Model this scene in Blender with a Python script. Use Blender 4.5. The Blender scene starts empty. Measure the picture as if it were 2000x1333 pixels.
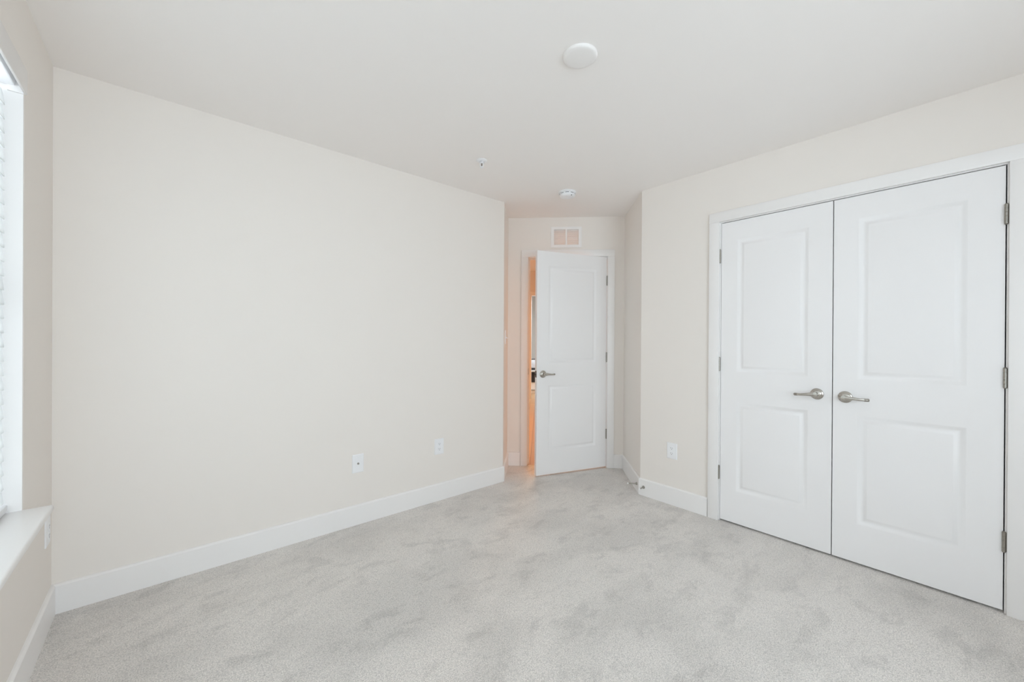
import bpy, bmesh, math, random
from mathutils import Matrix, Vector

# ---------------------------------------------------------------- camera, world, lights
SC = bpy.context.scene
COL = SC.collection
S = math.sqrt(0.5)
PI = math.pi

cam_data = bpy.data.cameras.new('camera')
cam = bpy.data.objects.new('camera', cam_data)
COL.objects.link(cam)
SC.camera = cam
cam_data.sensor_width = 36.0
cam_data.lens = 778.39 / 2000 * 36.0
cam_data.clip_start = 0.02
yaw, pit, rol = math.radians(40.996), math.radians(-0.105), math.radians(0.324)
fw = Vector((math.sin(yaw) * math.cos(pit), math.cos(yaw) * math.cos(pit), math.sin(pit)))
r0 = Vector((math.cos(yaw), -math.sin(yaw), 0))
u0 = r0.cross(fw)
rv = r0 * math.cos(rol) + u0 * math.sin(rol)
uv = u0 * math.cos(rol) - r0 * math.sin(rol)
cam.matrix_world = Matrix(((rv.x, uv.x, -fw.x, 0), (rv.y, uv.y, -fw.y, 0), (rv.z, uv.z, -fw.z, 1.2336), (0, 0, 0, 1)))

SC.view_settings.view_transform = 'Standard'
SC.view_settings.look = 'None'
SC.view_settings.gamma = 1.0
SC.view_settings.use_curve_mapping = False
SC.view_settings.exposure = 0.0
SC.cycles.diffuse_bounces = 10
SC.cycles.max_bounces = 14
SC.cycles.transparent_max_bounces = 12
SC.cycles.sample_clamp_indirect = 6.0
SC.cycles.use_denoising = True

world = bpy.data.worlds.new('sky')
SC.world = world
world.use_nodes = True
bg = world.node_tree.nodes['Background']
bg.inputs['Color'].default_value = (0.86, 0.93, 1.0, 1)
bg.inputs['Strength'].default_value = 1.5


def area(name, loc, rot, sx, sy, power, color):
    l = bpy.data.lights.new(name, 'AREA')
    l.shape = 'RECTANGLE'
    l.size, l.size_y = sx, sy
    l.energy, l.color = power, color
    o = bpy.data.objects.new(name, l)
    COL.objects.link(o)
    o.location, o.rotation_euler = loc, rot
    return o


# daylight entering by the blinded window on the left and two unseen ones added as fill behind the camera,
# the warm ceiling lamp of the hallway and the daylight of the room beyond it
area('daylight_blind_window', (-0.62, 0.90, 1.39), (0, math.radians(-90), 0), 1.6, 2.65, 76, (0.87, 0.945, 1.0))
area('added_near_window_fill', (0.62, -2.0, 1.39), (math.radians(90), 0, 0), 1.75, 1.6, 59, (0.775, 0.905, 1.0))  # fill light through an invented window behind the camera
area('added_bare_window_fill', (-0.62, -1.15, 1.39), (0, math.radians(-90), 0), 1.6, 1.0, 14, (0.80, 0.917, 1.0))  # weaker fill through an added, unseen opening in the left wall
area('hall_lamp', (S * 5.6, S * 5.6, 2.5), (0, 0, math.radians(-45)), 0.5, 0.5, 36, (1.0, 0.40, 0.04))
area('far_room_daylight', (S * (8.85 + 0.5), S * (8.85 - 0.5), 2.3), (0, 0, 0), 0.5, 0.5, 60, (0.80, 0.93, 1.0))

# ---------------------------------------------------------------- dimensions (metres)
H = 2.44
WX, AY, CX = -0.381, 2.681, 2.890          # window wall, long far wall, closet wall
AL, AR, DD = -0.317, 0.813, 3.926          # alcove sides and the diagonal door wall
NY = -1.75                                 # wall behind the camera
OUTX = AL / S + AY                         # where the long wall meets the alcove
OUTY = CX - AR / S                         # where the closet wall meets the alcove
DOUT_L = S * (OUTX + AY)
DOUT_R = S * (CX + OUTY)


def D(a, d):
    return (S * (a + d), S * (d - a))


# ---------------------------------------------------------------- materials
def mat(name, color, rough=0.5, metal=0.0, bump=None, spec=0.5):
    m = bpy.data.materials.new(name)
    m.use_nodes = True
    nt = m.node_tree
    b = nt.nodes['Principled BSDF']
    b.inputs['Base Color'].default_value = (*color, 1)
    b.inputs['Roughness'].default_value = rough
    b.inputs['Metallic'].default_value = metal
    b.inputs['Specular IOR Level'].default_value = spec
    if bump:
        sc, st, dist = bump
        tc = nt.nodes.new('ShaderNodeTexCoord')
        n = nt.nodes.new('ShaderNodeTexNoise')
        n.inputs['Scale'].default_value = sc
        n.inputs['Detail'].default_value = 3
        bp = nt.nodes.new('ShaderNodeBump')
        bp.inputs['Strength'].default_value = st
        bp.inputs['Distance'].default_value = dist
        nt.links.new(tc.outputs['Object'], n.inputs['Vector'])
        nt.links.new(n.outputs['Fac'], bp.inputs['Height'])
        nt.links.new(bp.outputs['Normal'], b.inputs['Normal'])
    return m


M_WALL = mat('wall_paint', (0.83, 0.787, 0.742), 0.7, bump=(160, 0.06, 0.001), spec=0.3)
M_CEIL = mat('ceiling_paint', (0.90, 0.872, 0.85), 0.85, bump=(140, 0.06, 0.001), spec=0.2)
M_TRIM = mat('trim_paint', (0.865, 0.85, 0.84), 0.35, bump=(40, 0.02, 0.001))
M_DOOR = mat('door_paint', (0.865, 0.855, 0.855), 0.38, bump=(90, 0.03, 0.001))
M_PLASTIC = mat('white_plastic', (0.86, 0.865, 0.88), 0.3, bump=(60, 0.01, 0.001))
M_NICKEL = mat('satin_nickel', (0.52, 0.50, 0.46), 0.20, 1.0, bump=(300, 0.03, 0.0005))
M_STEEL = mat('dull_steel', (0.36, 0.34, 0.305), 0.36, 1.0, bump=(300, 0.03, 0.0005))
M_BRONZE = mat('dark_metal', (0.10, 0.09, 0.08), 0.45, 0.6, bump=(300, 0.03, 0.0005))
M_DARK = mat('dark_slot', (0.03, 0.03, 0.03), 0.6, bump=(50, 0.02, 0.001))
M_SLOT = mat('socket_slot', (0.20, 0.20, 0.21), 0.6, bump=(50, 0.02, 0.001))
M_COVER = mat('cover_plate_paint', (0.87, 0.85, 0.835), 0.45, bump=(60, 0.01, 0.001))
M_RUBBER = mat('white_rubber', (0.85, 0.85, 0.84), 0.6, bump=(80, 0.03, 0.001))
M_BULB = mat('dark_bulb', (0.05, 0.02, 0.02), 0.15, bump=(50, 0.01, 0.001))
M_GREY = mat('far_wall_paint', (0.55, 0.56, 0.56), 0.7, bump=(160, 0.05, 0.001))
M_BLACK = mat('black_lacquer', (0.015, 0.016, 0.02), 0.5, bump=(60, 0.02, 0.001))
M_CLOSET = mat('closet_shade_tray_grey', (0.16, 0.16, 0.16), 0.8, bump=(160, 0.05, 0.001))  # closet shade is put into this dark grey; the tray shares it


def carpet():
    m = mat('plush_carpet', (0.5, 0.49, 0.475), 0.95, spec=0.1)
    nt = m.node_tree
    b = nt.nodes['Principled BSDF']
    b.inputs['Sheen Weight'].default_value = 0.25
    b.inputs['Sheen Roughness'].default_value = 0.6
    N, L = nt.nodes.new, nt.links.new
    tc = N('ShaderNodeTexCoord')

    def noise(scale, detail, rough, distort, vec=None):
        n = N('ShaderNodeTexNoise')
        n.inputs['Scale'].default_value = scale
        n.inputs['Detail'].default_value = detail
        n.inputs['Roughness'].default_value = rough
        n.inputs['Distortion'].default_value = distort
        L(vec or tc.outputs['Object'], n.inputs['Vector'])
        return n.outputs['Fac']

    def ramp(fac, p0, c0, p1, c1):
        r = N('ShaderNodeValToRGB')
        r.color_ramp.elements[0].position, r.color_ramp.elements[0].color = p0, (c0, c0, c0, 1)
        r.color_ramp.elements[1].position, r.color_ramp.elements[1].color = p1, (c1, c1, c1, 1)
        L(fac, r.inputs['Fac'])
        return r.outputs['Color']

    def mul(a, bb):
        x = N('ShaderNodeMix')
        x.data_type, x.blend_type = 'RGBA', 'MULTIPLY'
        x.inputs['Factor'].default_value = 1.0
        L(a, x.inputs[6])
        L(bb, x.inputs[7])
        return x.outputs[2]

    mp = N('ShaderNodeMapping')
    mp.inputs['Rotation'].default_value = (0, 0, math.radians(-18))
    mp.inputs['Scale'].default_value = (0.75, 1.3, 1)
    L(tc.outputs['Object'], mp.inputs['Vector'])
    brushed = ramp(noise(1.9, 3, 0.62, 0.4, mp.outputs['Vector']), 0.38, 0.88, 0.56, 1.0)
    spots = ramp(noise(6.0, 4, 0.68, 0.3, mp.outputs['Vector']), 0.36, 0.865, 0.475, 1.0)
    tuft = ramp(noise(250, 2, 0.65, 0), 0.32, 0.66, 0.60, 1.07)
    v = N('ShaderNodeTexVoronoi')
    v.inputs['Scale'].default_value = 170
    L(tc.outputs['Object'], v.inputs['Vector'])
    pits = ramp(v.outputs['Distance'], 0.25, 1.0, 0.85, 0.80)
    specks = ramp(noise(105, 2, 0.7, 0), 0.27, 0.72, 0.36, 1.0)
    base = N('ShaderNodeRGB')
    base.outputs[0].default_value = (0.90, 0.855, 0.81, 1)
    L(mul(mul(mul(mul(mul(base.outputs[0], brushed), spots), tuft), pits), specks), b.inputs['Base Color'])
    h = N('ShaderNodeMath')
    h.operation = 'ADD'
    L(noise(190, 3, 0.65, 0), h.inputs[0])
    L(noise(28, 3, 0.6, 0.3), h.inputs[1])
    bp = N('ShaderNodeBump')
    bp.inputs['Strength'].default_value = 0.55
    bp.inputs['Distance'].default_value = 0.008
    L(h.outputs[0], bp.inputs['Height'])
    L(bp.outputs['Normal'], b.inputs['Normal'])
    return m


def wood():
    m = mat('hall_wood', (0.5, 0.33, 0.2), 0.35)
    nt = m.node_tree
    b = nt.nodes['Principled BSDF']
    N, L = nt.nodes.new, nt.links.new
    tc = N('ShaderNodeTexCoord')
    mp = N('ShaderNodeMapping')
    mp.inputs['Rotation'].default_value = (0, 0, math.radians(90))
    L(tc.outputs['Object'], mp.inputs['Vector'])
    br = N('ShaderNodeTexBrick')
    br.inputs['Scale'].default_value = 1.0
    br.inputs['Brick Width'].default_value = 1.2
    br.inputs['Row Height'].default_value = 0.09
    br.inputs['Mortar Size'].default_value = 0.002
    br.inputs['Color1'].default_value = (0.55, 0.36, 0.2, 1)
    br.inputs['Color2'].default_value = (0.46, 0.29, 0.16, 1)
    br.inputs['Mortar'].default_value = (0.2, 0.12, 0.07, 1)
    L(mp.outputs['Vector'], br.inputs['Vector'])
    L(br.outputs['Color'], b.inputs['Base Color'])
    return m


def slat_mat():
    m = mat('blind_slat', (0.88, 0.885, 0.88), 0.45, bump=(40, 0.02, 0.001))
    nt = m.node_tree
    b = nt.nodes['Principled BSDF']
    t = nt.nodes.new('ShaderNodeBsdfTranslucent')
    t.inputs['Color'].default_value = (0.90, 0.92, 0.92, 1)
    mx = nt.nodes.new('ShaderNodeMixShader')
    mx.inputs['Fac'].default_value = 0.42
    out = nt.nodes['Material Output']
    nt.links.new(b.outputs[0], mx.inputs[1])
    nt.links.new(t.outputs[0], mx.inputs[2])
    nt.links.new(mx.outputs[0], out.inputs['Surface'])
    return m


def glass_mat():
    m = bpy.data.materials.new('window_glass')
    m.use_nodes = True
    nt = m.node_tree
    nt.nodes.remove(nt.nodes['Principled BSDF'])
    tr = nt.nodes.new('ShaderNodeBsdfTransparent')
    gl = nt.nodes.new('ShaderNodeBsdfGlossy')
    gl.inputs['Roughness'].default_value = 0.02
    fr = nt.nodes.new('ShaderNodeFresnel')
    fr.inputs['IOR'].default_value = 1.3
    mx = nt.nodes.new('ShaderNodeMixShader')
    nt.links.new(fr.outputs[0], mx.inputs['Fac'])
    nt.links.new(tr.outputs[0], mx.inputs[1])
    nt.links.new(gl.outputs[0], mx.inputs[2])
    nt.links.new(mx.outputs[0], nt.nodes['Material Output'].inputs['Surface'])
    return m


M_CARPET, M_WOOD, M_SLAT, M_GLASS = carpet(), wood(), slat_mat(), glass_mat()


# ---------------------------------------------------------------- helpers
def box(bm, x0, x1, y0, y1, z0, z1, bevel=0.0, seg=2):
    vs = [bm.verts.new((x, y, z)) for z in (z0, z1) for y in (y0, y1) for x in (x0, x1)]
    fs = [bm.faces.new([vs[i] for i in q]) for q in
          ((0, 2, 3, 1), (4, 5, 7, 6), (0, 1, 5, 4), (2, 6, 7, 3), (0, 4, 6, 2), (1, 3, 7, 5))]
    if bevel:
        es = {e for f in fs for e in f.edges}
        bmesh.ops.bevel(bm, geom=list(es), offset=bevel, segments=seg, profile=0.5, affect='EDGES')


def prism(bm, pts, z0, z1):
    lo = [bm.verts.new((x, y, z0)) for x, y in pts]
    hi = [bm.verts.new((x, y, z1)) for x, y in pts]
    n = len(pts)
    bm.faces.new(lo[::-1])
    bm.faces.new(hi)
    for i in range(n):
        bm.faces.new((lo[i], lo[(i + 1) % n], hi[(i + 1) % n], hi[i]))


def lathe(bm, prof, axis='z', n=40, origin=(0, 0, 0)):
    """prof: (radius, height) pairs turned round an axis; height runs along that axis."""
    o = Vector(origin)
    rings = []
    for r, h in prof:
        ring = []
        for i in range(n if r > 1e-6 else 1):
            t = 2 * PI * i / n
            c, s = r * math.cos(t), r * math.sin(t)
            p = {'z': (c, s, h), 'y': (c, h, s), 'x': (h, c, s)}[axis]
            ring.append(bm.verts.new(o + Vector(p)))
        rings.append(ring)
    for a, b in zip(rings, rings[1:]):
        for i in range(n):
            j = (i + 1) % n
            q = [a[i % len(a)], a[j % len(a)], b[j % len(b)], b[i % len(b)]]
            q = list(dict.fromkeys(q))
            if len(q) > 2:
                bm.faces.new(q)
    for ring in (rings[0], rings[-1]):
        if len(ring) > 2:
            bm.faces.new(ring)


def sweep(bm, pts, radii, n=14, up=(0, 0, 1)):
    """tube through pts; radii are (across, along-up) pairs."""
    P = [Vector(p) for p in pts]
    rings = []
    for i, p in enumerate(P):
        t = (P[min(i + 1, len(P) - 1)] - P[max(i - 1, 0)]).normalized()
        U = Vector(up)
        U = (U - t * U.dot(t)).normalized()
        W = t.cross(U)
        ra, ru = radii[i]
        rings.append([bm.verts.new(p + W * ra * math.cos(2 * PI * k / n) + U * ru * math.sin(2 * PI * k / n)) for k in range(n)])
    for a, b in zip(rings, rings[1:]):
        for k in range(n):
            j = (k + 1) % n
            bm.faces.new((a[k], a[j], b[j], b[k]))
    bm.faces.new(rings[0])
    bm.faces.new(rings[-1])


def slab(bm, x0, x1, z0, z1, y0, y1, holes=()):
    """wall panel in its own frame, pierced by rectangular holes (xa, xb, za, zb)."""
    xs = sorted({x0, x1, *[h[i] for h in holes for i in (0, 1)]})
    zs = sorted({z0, z1, *[h[i] for h in holes for i in (2, 3)]})
    xs = [x for x in xs if x0 <= x <= x1]
    zs = [z for z in zs if z0 <= z <= z1]

    def solid(i, k):
        if not (0 <= i < len(xs) - 1 and 0 <= k < len(zs) - 1):
            return False
        cx, cz = (xs[i] + xs[i + 1]) / 2, (zs[k] + zs[k + 1]) / 2
        return not any(a < cx < b and c < cz < d for a, b, c, d in holes)

    V = {}

    def v(i, k, y):
        key = (i, k, y)
        if key not in V:
            V[key] = bm.verts.new((xs[i], y, zs[k]))
        return V[key]

    for i in range(len(xs) - 1):
        for k in range(len(zs) - 1):
            if not solid(i, k):
                continue
            bm.faces.new((v(i, k, y0), v(i + 1, k, y0), v(i + 1, k + 1, y0), v(i, k + 1, y0)))
            bm.faces.new((v(i, k, y1), v(i, k + 1, y1), v(i + 1, k + 1, y1), v(i + 1, k, y1)))
            if not solid(i - 1, k):
                bm.faces.new((v(i, k, y0), v(i, k + 1, y0), v(i, k + 1, y1), v(i, k, y1)))
            if not solid(i + 1, k):
                bm.faces.new((v(i + 1, k, y0), v(i + 1, k, y1), v(i + 1, k + 1, y1), v(i + 1, k + 1, y0)))
            if not solid(i, k - 1):
                bm.faces.new((v(i, k, y0), v(i, k, y1), v(i + 1, k, y1), v(i + 1, k, y0)))
            if not solid(i, k + 1):
                bm.faces.new((v(i, k + 1, y0), v(i + 1, k + 1, y0), v(i + 1, k + 1, y1), v(i, k + 1, y1)))


def obj(name, bm, m, parent=None, M=None, smooth=35):
    me = bpy.data.meshes.new(name)
    bmesh.ops.recalc_face_normals(bm, faces=bm.faces)
    bm.to_mesh(me)
    bm.free()
    me.materials.append(m)
    if smooth:
        for p in me.polygons:
            p.use_smooth = True
        me.set_sharp_from_angle(angle=math.radians(smooth))
    o = bpy.data.objects.new(name, me)
    COL.objects.link(o)
    if parent:
        o.parent = parent
    if M is not None:
        o.matrix_local = M
    return o


def frame(origin, u, w):
    """wall frame: local x = right along the wall, local y = into the wall, z up."""
    u, w = Vector((*u, 0)), Vector((*w, 0))
    return Matrix(((u.x, w.x, 0, origin[0]), (u.y, w.y, 0, origin[1]), (0, 0, 1, origin[2]), (0, 0, 0, 1)))


def F_WIN(y, z=0):      return frame((WX, y, z), (0, 1), (-1, 0))
def F_FAR(x, z=0):      return frame((x, AY, z), (1, 0), (0, 1))
def F_CLO(y, z=0):      return frame((CX, y, z), (0, -1), (1, 0))
def F_DIA(a, z=0):      return frame((*D(a, DD), z), (S, -S), (S, S))
def F_ALR(d, z=0):      return frame((*D(AR, d), z), (-S, -S), (S, -S))
def F_ALL(d, z=0):      return frame((*D(AL, d), z), (S, S), (-S, S))
def F_NEAR(x, z=0):     return frame((x, NY, z), (-1, 0), (0, -1))


def tag(o, label, cat, group=None, kind=None):
    o['label'], o['category'] = label, cat
    if group:
        o['group'] = group
    if kind:
        o['kind'] = kind
    return o


def empty(name, M, label, cat, group=None, kind=None):
    o = bpy.data.objects.new(name, None)
    COL.objects.link(o)
    o.empty_display_size = 0.05
    o.matrix_world = M
    return tag(o, label, cat, group, kind)


def struct(name, bm, m, label, cat, M=None, smooth=35):
    return tag(obj(name, bm, m, None, M, smooth), label, cat, None, 'structure')


NB = bmesh.new

# ---------------------------------------------------------------- room shell
bm = NB()
prism(bm, [(-0.54, NY - 0.16), (3.66, NY - 0.16), (3.66, 1.52), D(0.913, DD + 0.03), D(-0.417, DD + 0.03), (2.15, AY + 0.1), (-0.54, AY + 0.1)], -0.08, 0)
struct('floor', bm, M_CARPET, 'light grey plush carpet covering the whole bedroom floor', 'carpet', smooth=0)
bm = NB()
prism(bm, [(-0.54, NY - 0.16), (3.66, NY - 0.16), (3.66, 1.52), D(0.913, DD + 0.115), D(-0.417, DD + 0.115), (2.15, AY + 0.1), (-0.54, AY + 0.1)], H, H + 0.1)
struct('ceiling', bm, M_CEIL, 'smooth off-white bedroom ceiling', 'ceiling', smooth=0)

# window wall: local x = world y
WIN = (-0.40, 2.207, 0.602, 2.182)
WIN2 = (-1.67, -0.65, 0.602, 2.182)  # unseen opening, added for extra fill on the closet side
NWIN = (-1.5, 0.25, 0.602, 2.182)  # unseen opening, added and placed to light the far wall
bm = NB()
slab(bm, NY - 0.16, AY + 0.1, 0, H, 0, 0.16, [WIN, WIN2])
struct('wall_left', bm, M_WALL, 'beige wall on the left around the blinded window', 'wall', F_WIN(0), 0)
bm = NB()
slab(bm, WX, OUTX, 0, H, 0, 0.1)
struct('wall_far', bm, M_WALL, 'long plain off-white wall between the window corner and the door alcove', 'wall', F_FAR(0), 0)
bm = NB()
slab(bm, DOUT_L, DD + 0.115, 0, H, 0, 0.1)
struct('wall_alcove_left', bm, M_WALL, 'narrow left side wall of the door alcove, in warm glow', 'wall', F_ALL(0), 0)
DOOR_A0, DOOR_A1, DOOR_H = -0.113, 0.6455, 2.047
VENT = (0.130, 0.372, 2.166, 2.320)
bm = NB()
slab(bm, AL - 0.1, AR + 0.1, 0, H, 0, 0.115, [(DOOR_A0 - 0.019, DOOR_A1 + 0.019, -1, DOOR_H + 0.019), VENT])
struct('wall_diagonal', bm, M_WALL, 'short end wall of the alcove around the open door, below the vent', 'wall', F_DIA(0), 0)
bm = NB()
slab(bm, -(DD + 0.115), -DOUT_R, 0, H, 0, 0.1)
struct('wall_alcove_right', bm, M_WALL, 'narrow right side wall of the alcove beside the open door', 'wall', F_ALR(0), 0)
CLO_Y0, CLO_Y1, CLO_H = -0.1065, 1.1315, 2.0495     # finished closet opening
bm = NB()
slab(bm, -OUTY, -(NY - 0.16), 0, H, 0, 0.12, [(-CLO_Y1 - 0.019, -CLO_Y0 + 0.019, -1, CLO_H + 0.019)])
struct('wall_right', bm, M_WALL, 'off-white wall on the right around the closet doors', 'wall', F_CLO(0), 0)
bm = NB()
slab(bm, -3.01, 0.54, 0, H, 0, 0.16, [NWIN])
struct('wall_near', bm, M_WALL, 'off-white wall behind the camera with a wide window added for fill light', 'wall', F_NEAR(0), 0)
# closet interior
bm = NB()
slab(bm, -1.52, 0.6, 0, H, 0.66, 0.76)
slab(bm, -1.52, -1.42, 0, H, 0.12, 0.66)
slab(bm, 0.5, 0.6, 0, H, 0.12, 0.66)
struct('wall_closet', bm, M_CLOSET, 'inside walls of the closet, coloured dark for the shade behind its doors', 'wall', F_CLO(0), 0)


# ---------------------------------------------------------------- baseboards
def baseboard(name, label, M, x0, x1, m0=0, m1=0):
    """profile runs along local x; m0, m1 = extra length of the front face at each end (mitres)."""
    prof = [(0, 0), (-0.014, 0), (-0.014, 0.1235), (-0.0125, 0.1262), (-0.0085, 0.1305), (-0.005, 0.132), (0, 0.132)]
    bm = NB()
    A, B = [], []
    for y, z in prof:
        f = -y / 0.014
        A.append(bm.verts.new((x0 - m0 * f, y, z)))
        B.append(bm.verts.new((x1 + m1 * f, y, z)))
    n = len(prof)
    for i in range(n):
        j = (i + 1) % n
        bm.faces.new((A[i], B[i], B[j], A[j]))
    bm.faces.new(A)
    bm.faces.new(B[::-1])
    struct(name, bm, M_TRIM, label, 'baseboard', M, 25)


T = 0.014
K = T * math.tan(math.radians(22.5))
baseboard('baseboard_left', 'white baseboard under the window, along the left wall', F_WIN(0), NY, AY, 0, -T)
baseboard('baseboard_far', 'long white baseboard along the far plain wall', F_FAR(0), WX, OUTX, -T, K)
baseboard('baseboard_alcove_left', 'short white baseboard on the left side of the alcove', F_ALL(0), DOUT_L, DD, K, -T)
baseboard('baseboard_diagonal', 'short piece of white baseboard left of the open door', F_DIA(0), AL, -0.189, -T, 0)
baseboard('baseboard_diagonal_right', 'short piece of white baseboard right of the open door', F_DIA(0), 0.7155, AR, 0, -T)
baseboard('baseboard_alcove_right', 'white baseboard on the right side of the alcove', F_ALR(0), -DD, -DOUT_R, -T, K)
baseboard('baseboard_right', 'white baseboard below the outlet left of the closet', F_CLO(0), -OUTY, -1.210, K, 0)
baseboard('baseboard_right_near', 'white baseboard on the right wall past the closet', F_CLO(0), 0.186, -NY, 0, 0)


# ---------------------------------------------------------------- casings and jambs
def casing(name, label, M, x0, x1, h, w, reveal, depth, stop_y):
    """door surround: flat casing boards on the room side, jamb lining and stop moulding."""
    r = tag(bpy.data.objects.new(name, None), label, 'door frame', None, 'structure')
    COL.objects.link(r)
    r.empty_display_size = 0.05
    r.matrix_world = M
    ft = 0.017
    i0, i1, ih = x0 - reveal, x1 + reveal, h + reveal
    for nm, b in (('side_casing', (i0 - w, i0, -ft, 0, 0, ih)), ('side_casing', (i1, i1 + w, -ft, 0, 0, ih)),
                  ('head_casing', (i0 - w, i1 + w, -ft, 0, ih, ih + w))):
        bm = NB()
        box(bm, *b, bevel=0.002, seg=2)
        obj(nm, bm, M_TRIM, r)
    for nm, b in (('jamb', (x0 - 0.018, x0, 0.0005, depth, 0, h)), ('jamb', (x1, x1 + 0.018, 0.0005, depth, 0, h)),
                  ('head_jamb', (x0 - 0.018, x1 + 0.018, 0.0005, depth, h, h + 0.018))):
        bm = NB()
        box(bm, *b, bevel=0.001, seg=1)
        obj(nm, bm, M_TRIM, r)
    if stop_y:
        bm = NB()
        box(bm, x0, x0 + 0.011, stop_y, stop_y + 0.034, 0, h)
        box(bm, x1 - 0.011, x1, stop_y, stop_y + 0.034, 0, h)
        box(bm, x0 + 0.011, x1 - 0.011, stop_y, stop_y + 0.034, h - 0.011, h)
        obj('door_stop_strip', bm, M_TRIM, r)
    return r


f1 = casing('trim_1', 'white flat casing around the closet double doors', F_CLO(0), -CLO_Y1, -CLO_Y0, CLO_H, 0.0685, 0.006, 0.12, 0)
f2 = casing('trim_2', 'white flat casing around the open hallway door', F_DIA(0), DOOR_A0, DOOR_A1, DOOR_H, 0.0665, 0.006, 0.115, 0.040)
bm = NB()
box(bm, DOOR_A0 - 0.0005, DOOR_A0 + 0.0015, 0.006, 0.034, 0.895, 0.955, 0.0005, 1)
obj('strike_plate', bm, M_BRONZE, f2)


# ---------------------------------------------------------------- doors
def door_mesh(w, h, t, mx0, mx1):
    """two-panel moulded leaf: x 0..w, front face y=0, back y=t."""
    bm = NB()
    xs = [0, mx0, w - mx1, w]
    zs = [0, 0.213, 0.816, 1.014, 1.907, h]
    prof = [(0.0, 0.0), (0.003, 0.0008), (0.008, 0.0030), (0.014, 0.0064), (0.019, 0.0086), (0.023, 0.0092), (0.028, 0.0084), (0.034, 0.0056), (0.040, 0.0028), (0.043, 0.0018), (0.045, 0.0016)]
    for side in (0, 1):
        Y = lambda d: d if side == 0 else t - d
        for i in range(3):
            for k in range(5):
                if i == 1 and k in (1, 3):
                    prev = None
                    for ins, d in prof:
                        q = [bm.verts.new(p) for p in ((xs[1] + ins, Y(d), zs[k] + ins), (xs[2] - ins, Y(d), zs[k] + ins),
                                                        (xs[2] - ins, Y(d), zs[k + 1] - ins), (xs[1] + ins, Y(d), zs[k + 1] - ins))]
                        if prev:
                            for j in range(4):
                                bm.faces.new((prev[j], prev[(j + 1) % 4], q[(j + 1) % 4], q[j]))
                        prev = q
                    bm.faces.new(prev)
                else:
                    bm.faces.new([bm.verts.new((x, Y(0), z)) for x, z in
                                  ((xs[i], zs[k]), (xs[i + 1], zs[k]), (xs[i + 1], zs[k + 1]), (xs[i], zs[k + 1]))])
    for x in (0, w):
        for k in range(5):
            bm.faces.new([bm.verts.new(p) for p in ((x, 0, zs[k]), (x, t, zs[k]), (x, t, zs[k + 1]), (x, 0, zs[k + 1]))])
    for z in (0, h):
        for i in range(3):
            bm.faces.new([bm.verts.new(p) for p in ((xs[i], 0, z), (xs[i + 1], 0, z), (xs[i + 1], t, z), (xs[i], t, z))])
    bmesh.ops.remove_doubles(bm, verts=bm.verts, dist=1e-5)
    return bm


def lever(parent, x, z, sgn, privacy=False, back=None, droop=0.0):
    """lever handle on the leaf's face: rose, neck and lever arm (arm runs towards sgn)."""
    h = bpy.data.objects.new('door_handle', None)
    COL.objects.link(h)
    h.parent = parent
    h.empty_display_size = 0.03
    h.location = (x, 0, z)
    if back:
        h.location = (x, back, z)
        h.rotation_euler = (0, 0, PI)
    h['label'] = 'satin nickel lever handle'
    bm = NB()
    lathe(bm, [(0.0325, 0.0), (0.0330, -0.003), (0.0322, -0.0055), (0.0295, -0.0075), (0.0255, -0.0085), (0.0245, -0.0105), (0.0200, -0.0135), (0.0135, -0.0155), (0.0, -0.0158)], 'y', 48)
    obj('rose', bm, M_NICKEL, h, smooth=50)
    bm = NB()
    lathe(bm, [(0.0125, -0.012), (0.0105, -0.018), (0.0100, -0.036), (0.0125, -0.044), (0.0132, -0.052), (0.0115, -0.058), (0.0, -0.0595)], 'y', 32)
    path = [(0.000, -0.0500), (0.010, -0.0515), (0.022, -0.0530), (0.036, -0.0535), (0.052, -0.0530), (0.068, -0.0515), (0.082, -0.0495), (0.094, -0.0470), (0.1015, -0.0450)]
    rad = [(0.0085, 0.0132), (0.0080, 0.0128), (0.0070, 0.0112), (0.0060, 0.0096), (0.0054, 0.0084), (0.0052, 0.0076), (0.0050, 0.0072), (0.0050, 0.0070), (0.0052, 0.0071)]
    zz = [0, 0.0006, 0.0012, 0.0010, 0.0002, -0.0008, -0.0014, -0.0016, -0.0016]
    sweep(bm, [(sgn * a * 0.85, b, c - droop * a / 0.12) for (a, b), c in zip(path, zz)], rad, 20)
    obj('lever', bm, M_NICKEL, h, smooth=50)
    bm = NB()
    tip = [(0.1012, -0.0451), (0.1020, -0.0449), (0.109, -0.0420), (0.117, -0.0375), (0.1215, -0.0345), (0.1228, -0.0335)]
    trd = [(0.0050, 0.0060), (0.0064, 0.0080), (0.0066, 0.0082), (0.0068, 0.0084), (0.0064, 0.0080), (0.0045, 0.0060)]
    sweep(bm, [(sgn * a * 0.85, b, -0.0016 - droop * a / 0.12) for a, b in tip], trd, 20)
    obj('darkened_lever_tip', bm, M_STEEL, h, smooth=50)  # darker metal stands in for the dark reflection on the curved end
    if privacy:
        bm = NB()
        lathe(bm, [(0.0045, -0.056), (0.0045, -0.0605), (0.0035, -0.062), (0.0, -0.062)], 'y', 20)
        obj('privacy_button', bm, M_STEEL, h)
    return h


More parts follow.
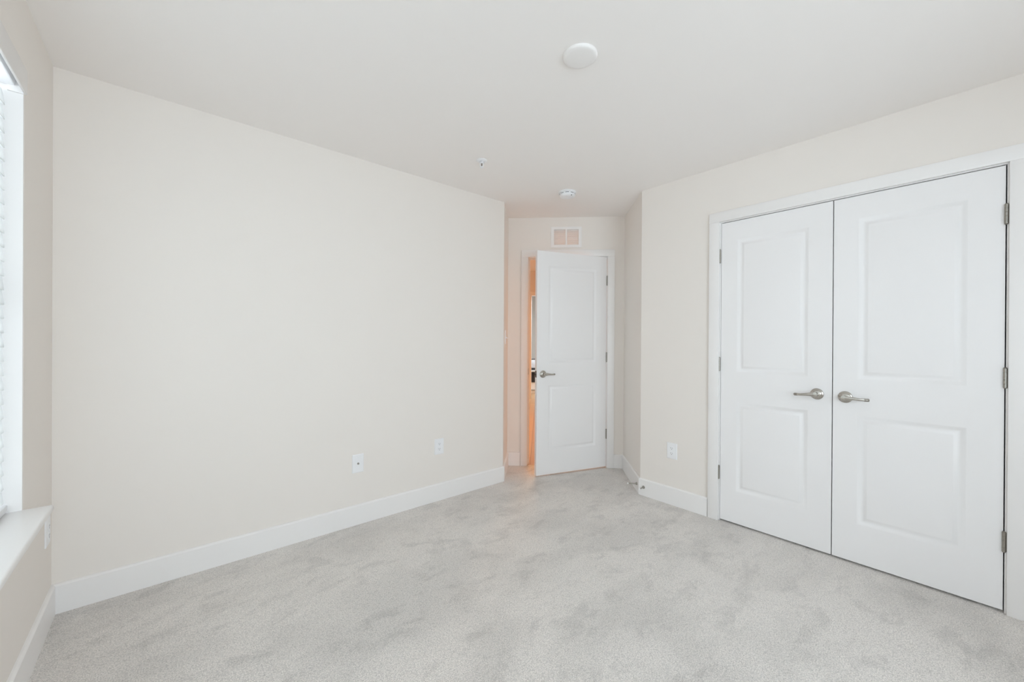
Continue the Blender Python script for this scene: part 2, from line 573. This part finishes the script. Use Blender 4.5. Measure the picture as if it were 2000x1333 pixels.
def hinge_barrel(parent, x, z, leafdir, y=-0.0055):
    """ball-tipped barrel of five knuckles with the sliver of leaf that shows beside it."""
    bm = NB()
    L5 = 0.089 / 5
    for k in range(5):
        a = z - 0.0445 + k * L5
        lathe(bm, [(0.0060, a + 0.0001), (0.0067, a + 0.0005), (0.0067, a + L5 - 0.0005), (0.0060, a + L5 - 0.0001)], 'z', 20, (x, y, 0))
    lathe(bm, [(0.0045, z - 0.0480), (0.0056, z - 0.0462), (0.0045, z - 0.0445)], 'z', 20, (x, y, 0))
    lathe(bm, [(0.0045, z + 0.0445), (0.0056, z + 0.0462), (0.0045, z + 0.0480)], 'z', 20, (x, y, 0))
    o = obj('hinge', bm, M_STEEL, parent)
    bm = NB()
    box(bm, min(x, x + leafdir * 0.011), max(x, x + leafdir * 0.011), y + 0.002, y + 0.0048, z - 0.0445, z + 0.0445, 0.0005, 1)
    obj('hinge_leaf', bm, M_STEEL, o)


LEAF_H = 2.032
W_L, W_R = 0.6072, 0.6188
# left closet leaf: from y = 1.1285 towards smaller y
dl = tag(obj('door_1', door_mesh(W_L, LEAF_H, 0.035, 0.098, 0.112), M_DOOR, None, F_CLO(1.1285, 0.0125)),
         'left leaf of the white two-panel closet double door', 'door', None, 'structure')
lever(dl, 0.5385, 0.916, -1, droop=0.007)
for z in (1.809, 1.066, 0.320):
    hinge_barrel(dl, -0.0085, z, -1)
dr = tag(obj('door_2', door_mesh(W_R, LEAF_H, 0.035, 0.106, 0.112), M_DOOR, None, F_CLO(0.5165, 0.0125)),
         'right leaf of the white two-panel closet double door', 'door', None, 'structure')
lever(dr, 0.0555, 0.912, 1, droop=0.002)
for z in (1.809, 1.062, 0.315):
    hinge_barrel(dr, W_R + 0.002, z, 1)
# hallway door, ajar into the room; hinge on its right edge
DW = 0.750
hx, hy = D(0.6437, DD)
th = math.atan2(0.336, 0.671)
ud = Vector((0.671, 0.336)).normalized()           # (a, d) from free edge to hinge
ux = (S * (ud.x + ud.y), S * (ud.y - ud.x))
wx = (-ux[1], ux[0])
dh = tag(obj('door_3', door_mesh(DW, LEAF_H, 0.035, 0.115, 0.115), M_DOOR, None,
             frame((hx - ux[0] * DW, hy - ux[1] * DW, 0.0125), ux, wx)),
         'white two-panel door standing ajar to the warm hallway', 'door', None, 'structure')
lever(dh, 0.062, 0.916, 1, True)
lever(dh, 0.062, 0.916, -1, False, 0.035)
bm = NB()
box(bm, -0.0012, 0.001, 0.0055, 0.0295, 0.886, 0.946, 0.0004, 1)
box(bm, -0.0095, 0.0, 0.0110, 0.0240, 0.906, 0.924, 0.002, 2)
obj('latch_plate', bm, M_BRONZE, dh)
for z in (1.805, 1.062, 0.318):
    hinge_barrel(dh, DW + 0.001, z, 1)

# ---------------------------------------------------------------- window and blind on the left
def window(name, label, M, x0, x1, z0, z1, sill, mull):
    r = empty(name, M, label, 'window', None, 'structure')
    bm = NB()
    fw_, y0, y1 = 0.05, 0.095, 0.150
    box(bm, x0, x0 + fw_, y0, y1, z0, z1, 0.003, 1)
    box(bm, x1 - fw_, x1, y0, y1, z0, z1, 0.003, 1)
    box(bm, x0, x1, y0, y1, z0, z0 + fw_, 0.003, 1)
    box(bm, x0, x1, y0, y1, z1 - fw_, z1, 0.003, 1)
    zm = (z0 + z1) / 2
    box(bm, x0, x1, y0 + 0.005, y1 - 0.01, zm - 0.025, zm + 0.025, 0.003, 1)
    for k in range(1, mull + 1):
        xm = x0 + (x1 - x0) * k / (mull + 1)
        box(bm, xm - 0.045, xm + 0.045, y0 - 0.005, y1, z0, z1, 0.003, 1)
    obj('window_frame', bm, M_PLASTIC, r)
    bm = NB()
    box(bm, x0 + 0.03, x1 - 0.03, 0.120, 0.126, z0 + 0.03, z1 - 0.03)
    obj('window_pane', bm, M_GLASS, r, smooth=0)
    bm = NB()
    # lining boards of the reveal
    box(bm, x0 - 0.0005, x0 + 0.010, 0.0005, 0.096, z0, z1)
    box(bm, x1 - 0.010, x1 + 0.0005, 0.0005, 0.096, z0, z1)
    box(bm, x0, x1, 0.0005, 0.096, z1 - 0.010, z1 + 0.0005)
    obj('window_lining', bm, M_TRIM, r)
    if sill:
        bm = NB()
        box(bm, x0 - 0.002, x1 - 0.001, -0.074, 0.100, z0 - 0.002, z0 + 0.020, 0.0075, 4)
        obj('window_sill', bm, M_TRIM, r)
        bm = NB()
        box(bm, x0 + 0.02, x1 - 0.02, -0.012, 0, z0 - 0.03, z0 - 0.002, 0.002, 2)
        obj('window_apron', bm, M_TRIM, r)
    return r


window('window_1', 'white window with deep stool behind the closed blind on the left', F_WIN(0), *WIN, True, 1)

window('added_window_2', 'white unseen window added behind the camera to fill the room with light', F_NEAR(0), *NWIN, True, 1)  # invented opening that brightens the room from behind

window('added_window_3', 'narrow white window added out of view in the left wall for fill light', F_WIN(0), *WIN2, True, 0)  # invented opening, put in only for a little more daylight

bl = empty('window_blind', F_WIN(0, WIN[2] + 0.02), 'closed white horizontal slat blind hanging in the left window', 'blind')
BX0, BX1 = WIN[0] + 0.014, WIN[1] - 0.012
zb = WIN[2] + 0.02
PITCH = 0.0493
SL_Y = 0.046
bm = NB()
tilt = math.radians(82)
n_sl = 29
for k in range(n_sl):
    zc = 0.062 + PITCH * k
    pts = []
    for s in range(7):
        q = -1 + s / 3.0
        l, c = q * 0.0278, 0.0009 * (1 - q * q)
        # closed slat: upper edge towards the glass, lower edge towards the room
        y = SL_Y + l * math.cos(tilt) - c * math.sin(tilt)
        z = zc + l * math.sin(tilt) + c * math.cos(tilt)
        pts.append((y, z))
    nx, nz = -math.sin(tilt), math.cos(tilt)
    outl = [(y - nx * 0.00125, z - nz * 0.00125) for y, z in pts] + [(y + nx * 0.00125, z + nz * 0.00125) for y, z in reversed(pts)]
    A = [bm.verts.new((BX0, y, z)) for y, z in outl]
    B = [bm.verts.new((BX1, y, z)) for y, z in outl]
    m_ = len(outl)
    for i in range(m_):
        bm.faces.new((A[i], A[(i + 1) % m_], B[(i + 1) % m_], B[i]))
    for i in range(6):
        bm.faces.new((A[i], A[i + 1], A[m_ - 2 - i], A[m_ - 1 - i]))
        bm.faces.new((B[i], B[m_ - 1 - i], B[m_ - 2 - i], B[i + 1]))
obj('slats', bm, M_SLAT, bl, smooth=40)
bm = NB()
box(bm, BX0, BX1, SL_Y - 0.014, SL_Y + 0.014, 0.006, 0.030, 0.004, 2)
obj('bottom_rail', bm, M_PLASTIC, bl)
bm = NB()
box(bm, BX0, BX1, 0.018, 0.070, 2.112 - zb, 2.165 - zb, 0.002, 1)
obj('head_rail', bm, M_PLASTIC, bl)
bm = NB()
box(bm, BX0 - 0.002, BX1 + 0.003, -0.009, -0.001, 2.092 - zb, 2.176 - zb, 0.002, 2)
box(bm, BX1 - 0.005, BX1 + 0.003, -0.0015, 0.036, 2.092 - zb, 2.170 - zb, 0.001, 1)
box(bm, BX0 - 0.002, BX0 + 0.006, -0.0015, 0.036, 2.092 - zb, 2.170 - zb, 0.001, 1)
obj('valance', bm, M_TRIM, bl)
for x in (BX1 - 0.155, (BX0 + BX1) / 2, BX0 + 0.155):
    bm = NB()
    lathe(bm, [(0.0009, 0.02), (0.0009, 2.112 - zb)], 'z', 8, (x, SL_Y - 0.017, 0))
    obj('ladder_cord', bm, M_RUBBER, bl)


# ---------------------------------------------------------------- electrical plates
def plate_mesh(w, h):
    bm = NB()
    prof = [(0.0, 0.0), (0.0, -0.0022), (0.0016, -0.0044), (0.0046, -0.0056), (0.0075, -0.0060)]
    prev = None
    for ins, y in prof:
        q = [bm.verts.new((sx * (w / 2 - ins), y, sz * (h / 2 - ins))) for sx, sz in ((-1, -1), (1, -1), (1, 1), (-1, 1))]
        if prev:
            for j in range(4):
                bm.faces.new((prev[j], prev[(j + 1) % 4], q[(j + 1) % 4], q[j]))
        else:
            bm.faces.new(q)
        prev = q
    bm.faces.new(prev)
    return bm


def screw(parent, z, y=-0.0058):
    bm = NB()
    lathe(bm, [(0.0032, y), (0.0032, y - 0.0008), (0.002, y - 0.0014), (0, y - 0.0015)], 'y', 16, (0, 0, z))
    obj('screw', bm, M_PLASTIC, parent)


def outlet(M, label, w=0.080, h=0.120):
    r = empty('wall_outlet', M, label, 'outlet', 'duplex outlets on the walls')
    obj('cover_plate', plate_mesh(w, h), M_PLASTIC, r, smooth=20)
    screw(r, 0)
    for z in (0.0195, -0.0195):
        bm = NB()
        pts = []
        for i in range(32):
            t = 2 * PI * i / 32
            pts.append((0.0172 * math.cos(t), max(-0.0140, min(0.0140, 0.0172 * math.sin(t)))))
        a = [bm.verts.new((x, -0.0055, z + zz)) for x, zz in pts]
        b = [bm.verts.new((x, -0.0074, z + zz)) for x, zz in pts]
        c = [bm.verts.new((x * 0.95, -0.0080, z + zz * 0.95)) for x, zz in pts]
        for p, q in ((a, b), (b, c)):
            for i in range(32):
                bm.faces.new((p[i], p[(i + 1) % 32], q[(i + 1) % 32], q[i]))
        bm.faces.new(c)
        bm.faces.new(a[::-1])
        o = obj('receptacle', bm, M_PLASTIC, r)
        bm = NB()
        box(bm, -0.0076, -0.0052, -0.0082, -0.0070, z - 0.0010, z + 0.0080)
        box(bm, 0.0052, 0.0076, -0.0082, -0.0070, z + 0.0002, z + 0.0072)
        lathe(bm, [(0.0026, -0.0070), (0.0026, -0.0082)], 'y', 14, (0, 0, z - 0.0066))
        obj('socket_slots', bm, M_SLOT, o, smooth=0)
    return r


outlet(F_FAR(1.592, 0.413), 'white duplex outlet on the long wall, nearer the door alcove')
outlet(F_CLO(1.4745, 0.4045), 'white duplex outlet on the right wall between alcove and closet')
outlet(F_WIN(2.585, 0.405), 'white duplex outlet beneath the window stool beside the corner', 0.080, 0.120)

jk = empty('cable_wall_plate', F_FAR(0.972, 0.405), 'white cable jack plate low on the long wall, left of the duplex outlet', 'wall plate')
obj('cover_plate', plate_mesh(0.076, 0.122), M_PLASTIC, jk, smooth=20)
screw(jk, 0.042)
screw(jk, -0.042)
bm = NB()
lathe(bm, [(0.0068, -0.0055), (0.0068, -0.0075), (0.0048, -0.0078), (0.0048, -0.0150), (0.0030, -0.0152), (0.0, -0.0120)], 'y', 24)
obj('coax_jack', bm, M_STEEL, jk)['label'] = 'small metal coax jack'

sw = empty('light_switch', F_ALL(3.640, 1.262), 'white toggle light switch on the left side wall of the alcove', 'light switch')
obj('cover_plate', plate_mesh(0.078, 0.124), M_PLASTIC, sw, smooth=20)
bm = NB()
sweep(bm, [(0, -0.004, 0), (0, -0.012, -0.005), (0, -0.021, -0.010)], [(0.0050, 0.0060), (0.0045, 0.0050), (0.0038, 0.0040)], 12)
obj('toggle', bm, M_PLASTIC, sw)
screw(sw, 0.030)
screw(sw, -0.030)

# ---------------------------------------------------------------- return air grille over the door
gr = empty('air_vent', F_DIA(0.251, 2.2445), 'white louvred return air grille above the hallway door', 'vent')
GW, GH = 0.298, 0.202
bm = NB()
IW, IH, BAR = 0.118, 0.150, 0.0085
slab(bm, -GW / 2, GW / 2, -GH / 2, GH / 2, -0.008, -0.0005, [(-BAR - IW + 0.008, -BAR, -IH / 2, IH / 2), (BAR, BAR + IW - 0.008, -IH / 2, IH / 2)])
for e0 in (0,):
    bmesh.ops.bevel(bm, geom=[e for e in bm.edges if all(abs(v.co.y + 0.008) < 1e-6 for v in e.verts) and
                              (all(abs(abs(v.co.x) - GW / 2) < 1e-6 for v in e.verts) or all(abs(abs(v.co.z) - GH / 2) < 1e-6 for v in e.verts))],
                    offset=0.0035, segments=2, affect='EDGES')
obj('grille_frame', bm, M_TRIM, gr, smooth=30)
for x0, x1 in ((-BAR - IW + 0.008, -BAR), (BAR, BAR + IW - 0.008)):
    for k in range(11):
        zc = -IH / 2 + IH * (k + 0.5) / 11
        bm = NB()
        a = math.radians(52)
        dy, dz = 0.0092 * math.cos(a), 0.0092 * math.sin(a)
        q = [(-0.003 - dy + 0.006, zc - dz), (-0.003 + dy + 0.006, zc + dz)]
        (ya, za), (yb, zb2) = q
        tt = 0.0006
        vs = [bm.verts.new(p) for x in (x0, x1) for p in ((x, ya, za - tt), (x, yb, zb2 - tt), (x, yb, zb2 + tt), (x, ya, za + tt))]
        for f in ((0, 1, 2, 3), (7, 6, 5, 4), (0, 4, 5, 1), (1, 5, 6, 2), (2, 6, 7, 3), (3, 7, 4, 0)):
            bm.faces.new([vs[i] for i in f])
        obj('louver', bm, M_TRIM, gr, smooth=0)

# ---------------------------------------------------------------- ceiling fittings
cv = NB()
lathe(cv, [(0.0705, 0.0), (0.0715, -0.004), (0.0700, -0.0095), (0.0655, -0.0125), (0.055, -0.0142), (0.030, -0.0152), (0.0, -0.0155)], 'z', 72)
tag(obj('ceiling_cover_plate', cv, M_COVER, None, Matrix.Translation((1.318, 1.088, H)), smooth=60),
    'round white blank cover plate in the middle of the ceiling', 'ceiling plate')

sp = empty('sprinkler_head', Matrix.Translation((1.598, 2.158, H)), 'small pendant fire sprinkler on the ceiling near the long wall', 'sprinkler')
bm = NB()
lathe(bm, [(0.036, 0.0), (0.0365, -0.002), (0.033, -0.0045), (0.024, -0.0075), (0.0165, -0.009), (0.0155, -0.004), (0.0, -0.003)], 'z', 48)
obj('escutcheon', bm, M_PLASTIC, sp, smooth=50)
bm = NB()
lathe(bm, [(0.0125, -0.003), (0.0125, -0.014), (0.0095, -0.016), (0.0085, -0.019), (0.0, -0.0195)], 'z', 6)
for s in (-1, 1):
    q = (S * s, -S * s)
    sweep(bm, [(q[0] * r, q[1] * r, z) for r, z in ((0.0085, -0.014), (0.0125, -0.021), (0.0125, -0.031), (0.0085, -0.038), (0.002, -0.0425))],
          [(0.0022, 0.0022)] * 5, 8, (q[1], -q[0], 0))
lathe(bm, [(0.0045, -0.039), (0.0045, -0.046), (0.0, -0.046)], 'z', 16)
obj('sprinkler_body', bm, M_PLASTIC, sp)
bm = NB()
lathe(bm, [(0.0012, -0.0185), (0.0026, -0.021), (0.0026, -0.037), (0.0012, -0.0395)], 'z', 14)
obj('glass_bulb', bm, M_BULB, sp)
bm = NB()
lathe(bm, [(0.0, -0.0455), (0.0125, -0.0460), (0.0125, -0.0472), (0.0, -0.0478)], 'z', 28)
obj('deflector', bm, M_PLASTIC, sp)

sd = empty('smoke_detector', Matrix.Translation((2.463, 2.158, H)), 'round white smoke detector on the ceiling in front of the alcove', 'smoke detector')
bm = NB()
lathe(bm, [(0.0715, 0.0), (0.0715, -0.0085), (0.0690, -0.0105), (0.062, -0.011), (0.0, -0.011)], 'z', 64)
obj('mounting_base', bm, M_PLASTIC, sd)
bm = NB()
lathe(bm, [(0.060, -0.010), (0.0635, -0.0125), (0.0630, -0.0185), (0.0605, -0.030), (0.0560, -0.0365), (0.047, -0.0400), (0.025, -0.0415), (0.0, -0.0415)], 'z', 64)
cvr = obj('detector_cover', bm, M_PLASTIC, sd)
for k in range(9):
    bm = NB()
    a0 = 2 * PI * k / 9 + 0.12
    ring = []
    for i in range(7):
        t = a0 + i * 0.075
        ring.append([bm.verts.new((r * math.cos(t), r * math.sin(t), z)) for r, z in ((0.058, -0.0165), (0.0636, -0.0165), (0.0634, -0.0195), (0.058, -0.0195))])
    for p, q in zip(ring, ring[1:]):
        for j in range(4):
            bm.faces.new((p[j], p[(j + 1) % 4], q[(j + 1) % 4], q[j]))
    bm.faces.new(ring[0])
    bm.faces.new(ring[-1])
    obj('vent_slot', bm, M_DARK, cvr, smooth=0)
bm = NB()
t = math.radians(222)
lathe(bm, [(0.0075, -0.0395), (0.0075, -0.0425), (0.0, -0.0430)], 'z', 24, (0.036 * math.cos(t), 0.036 * math.sin(t), 0))
obj('test_button', bm, M_RUBBER, sd)
bm = NB()
t = math.radians(258)
lathe(bm, [(0.0040, -0.0300), (0.0040, -0.0390), (0.0, -0.0395)], 'z', 16, (0.0535 * math.cos(t), 0.0535 * math.sin(t), 0))
obj('indicator_lens', bm, M_DARK, sd)


# ---------------------------------------------------------------- door stops on the baseboards
def door_stop(M, label, length):
    r = empty('door_stop', M, label, 'door stop', 'metal door stops at the alcove corner')
    bm = NB()
    lathe(bm, [(0.0120, 0.0), (0.0118, -0.003), (0.0075, -0.009), (0.0052, -0.016), (0.0046, -0.022), (0.0044, -length + 0.012), (0.0055, -length + 0.010)], 'y', 24)
    obj('rod', bm, M_STEEL, r)
    bm = NB()
    lathe(bm, [(0.0060, -length + 0.010), (0.0072, -length + 0.007), (0.0072, -length + 0.002), (0.0058, -length), (0.0, -length)], 'y', 20)
    obj('rubber_tip', bm, M_RUBBER, r)


def off(M, y):
    return M @ Matrix.Translation((0, y, 0))


door_stop(off(F_ALR(-0.0 + 3.325, 0.066), -0.014), 'metal door stop with white tip, on the alcove baseboard side of the corner', 0.078)
door_stop(off(F_CLO(1.702, 0.069), -0.014), 'metal door stop pointing out of the closet wall baseboard, right of the corner', 0.066)

# ---------------------------------------------------------------- hallway and room beyond the door
HD0, HD1 = DD + 0.115, 8.45
FH = frame((0, 0, 0), (S, -S), (S, S))      # local x = a, y = d
bm = NB()
prism(bm, [(-1.4, DD + 0.03), (1.6, DD + 0.03), (1.6, 11.6), (-1.4, 11.6)], -0.08, -0.001)
struct('floor_hall', bm, M_WOOD, 'warm orange wood floor of the hallway seen through the door gap', 'wood floor', FH, 0)
bm = NB()
prism(bm, [(-1.4, HD0), (1.6, HD0), (1.6, 11.6), (-1.4, 11.6)], 2.70, 2.8)
struct('ceiling_hall', bm, M_CEIL, 'hallway ceiling in warm light beyond the door', 'ceiling', FH, 0)
bm = NB()
slab(bm, HD0, 11.6, -0.08, 2.8, 0, 0.1)
struct('wall_hall_left', bm, M_WALL, 'left wall of the warm-lit hallway', 'wall', frame((*D(-1.3, 0), 0), (S, S), (-S, S)), 0)
bm = NB()
slab(bm, -11.6, -HD0, -0.08, 2.8, 0, 0.1)
struct('wall_hall_right', bm, M_WALL, 'right wall of the hallway behind the open door', 'wall', frame((*D(1.5, 0), 0), (-S, -S), (S, -S)), 0)
bm = NB()
slab(bm, -1.4, 1.6, 2.44, 2.8, HD0 - 0.09, HD0)
struct('wall_hall_header', bm, M_WALL, 'strip of wall above the bedroom ceiling line in the hallway', 'wall', FH, 0)
OP0, OP1, OPH = -0.197, 0.75, 2.20
bm = NB()
slab(bm, -1.4, 1.6, -0.08, 2.8, HD1, HD1 + 0.12, [(OP0, OP1, -1, OPH)])
struct('wall_hall_end', bm, M_WALL, 'orange-lit end wall of the hallway with an open doorway', 'wall', FH, 0)
te = casing('trim_3', 'warm-lit white casing around the doorway at the hall end', FH @ Matrix.Translation((0, HD1, 0)), OP0 + 0.019, OP1 - 0.019, OPH - 0.019, 0.075, 0.006, 0.12, 0)
bm = NB()
slab(bm, -1.4, 1.6, -0.08, 2.8, 11.5, 11.6)
struct('wall_far_room', bm, M_GREY, 'pale grey wall of the far room glimpsed through the door gap', 'wall', FH, 0)

# furniture glimpsed in the far room
cn = empty('console_cabinet', FH @ Matrix.Translation((-0.05, 9.25, 0)), 'black-fronted low cabinet in the far room, seen through the door gap', 'cabinet')
bm = NB()
box(bm, -0.6, 0.6, 0, 0.4, 0.26, 0.50, 0.004, 1)
obj('cabinet_body', bm, M_BLACK, cn)
bm = NB()
box(bm, -0.62, 0.62, -0.02, 0.42, 0.50, 0.54, 0.004, 1)
obj('cabinet_top', bm, M_GREY, cn)
bm = NB()
box(bm, -0.58, 0.58, 0.01, 0.39, 0.0, 0.26, 0.004, 1)
obj('drawer_base', bm, M_PLASTIC, cn)
bm = NB()
box(bm, -0.35, 0.35, -0.012, 0.01, 0.075, 0.095, 0.003, 1)
obj('drawer_pull', bm, M_STEEL, cn)
bk = NB()
box(bk, -0.5, 0.5, 0, 0.26, 0, 0.045, 0.004, 1)
tag(obj('black_box', bk, M_BLACK, None, FH @ Matrix.Translation((-0.05, 9.32, 0.54))), 'flat black box lying on the far room cabinet', 'box')
bk = NB()
box(bk, -0.5, 0.5, 0, 0.26, 0, 0.19, 0.02, 3)
M_CLOTH = mat('pale_blue_cloth', (0.62, 0.68, 0.76), 0.9, bump=(20, 0.5, 0.02))
tag(obj('folded_cloth', bk, M_CLOTH, None, FH @ Matrix.Translation((-0.05, 9.32, 0.585))), 'pale blue folded cloth stacked on the black box in the far room', 'cloth')
bk = NB()
box(bk, -0.5, 0.5, 0, 0.24, 0, 0.035, 0.004, 1)
tag(obj('dark_tray', bk, M_CLOSET, None, FH @ Matrix.Translation((-0.05, 9.33, 0.775))), 'dark tray on top of the pale cloth in the far room', 'tray')
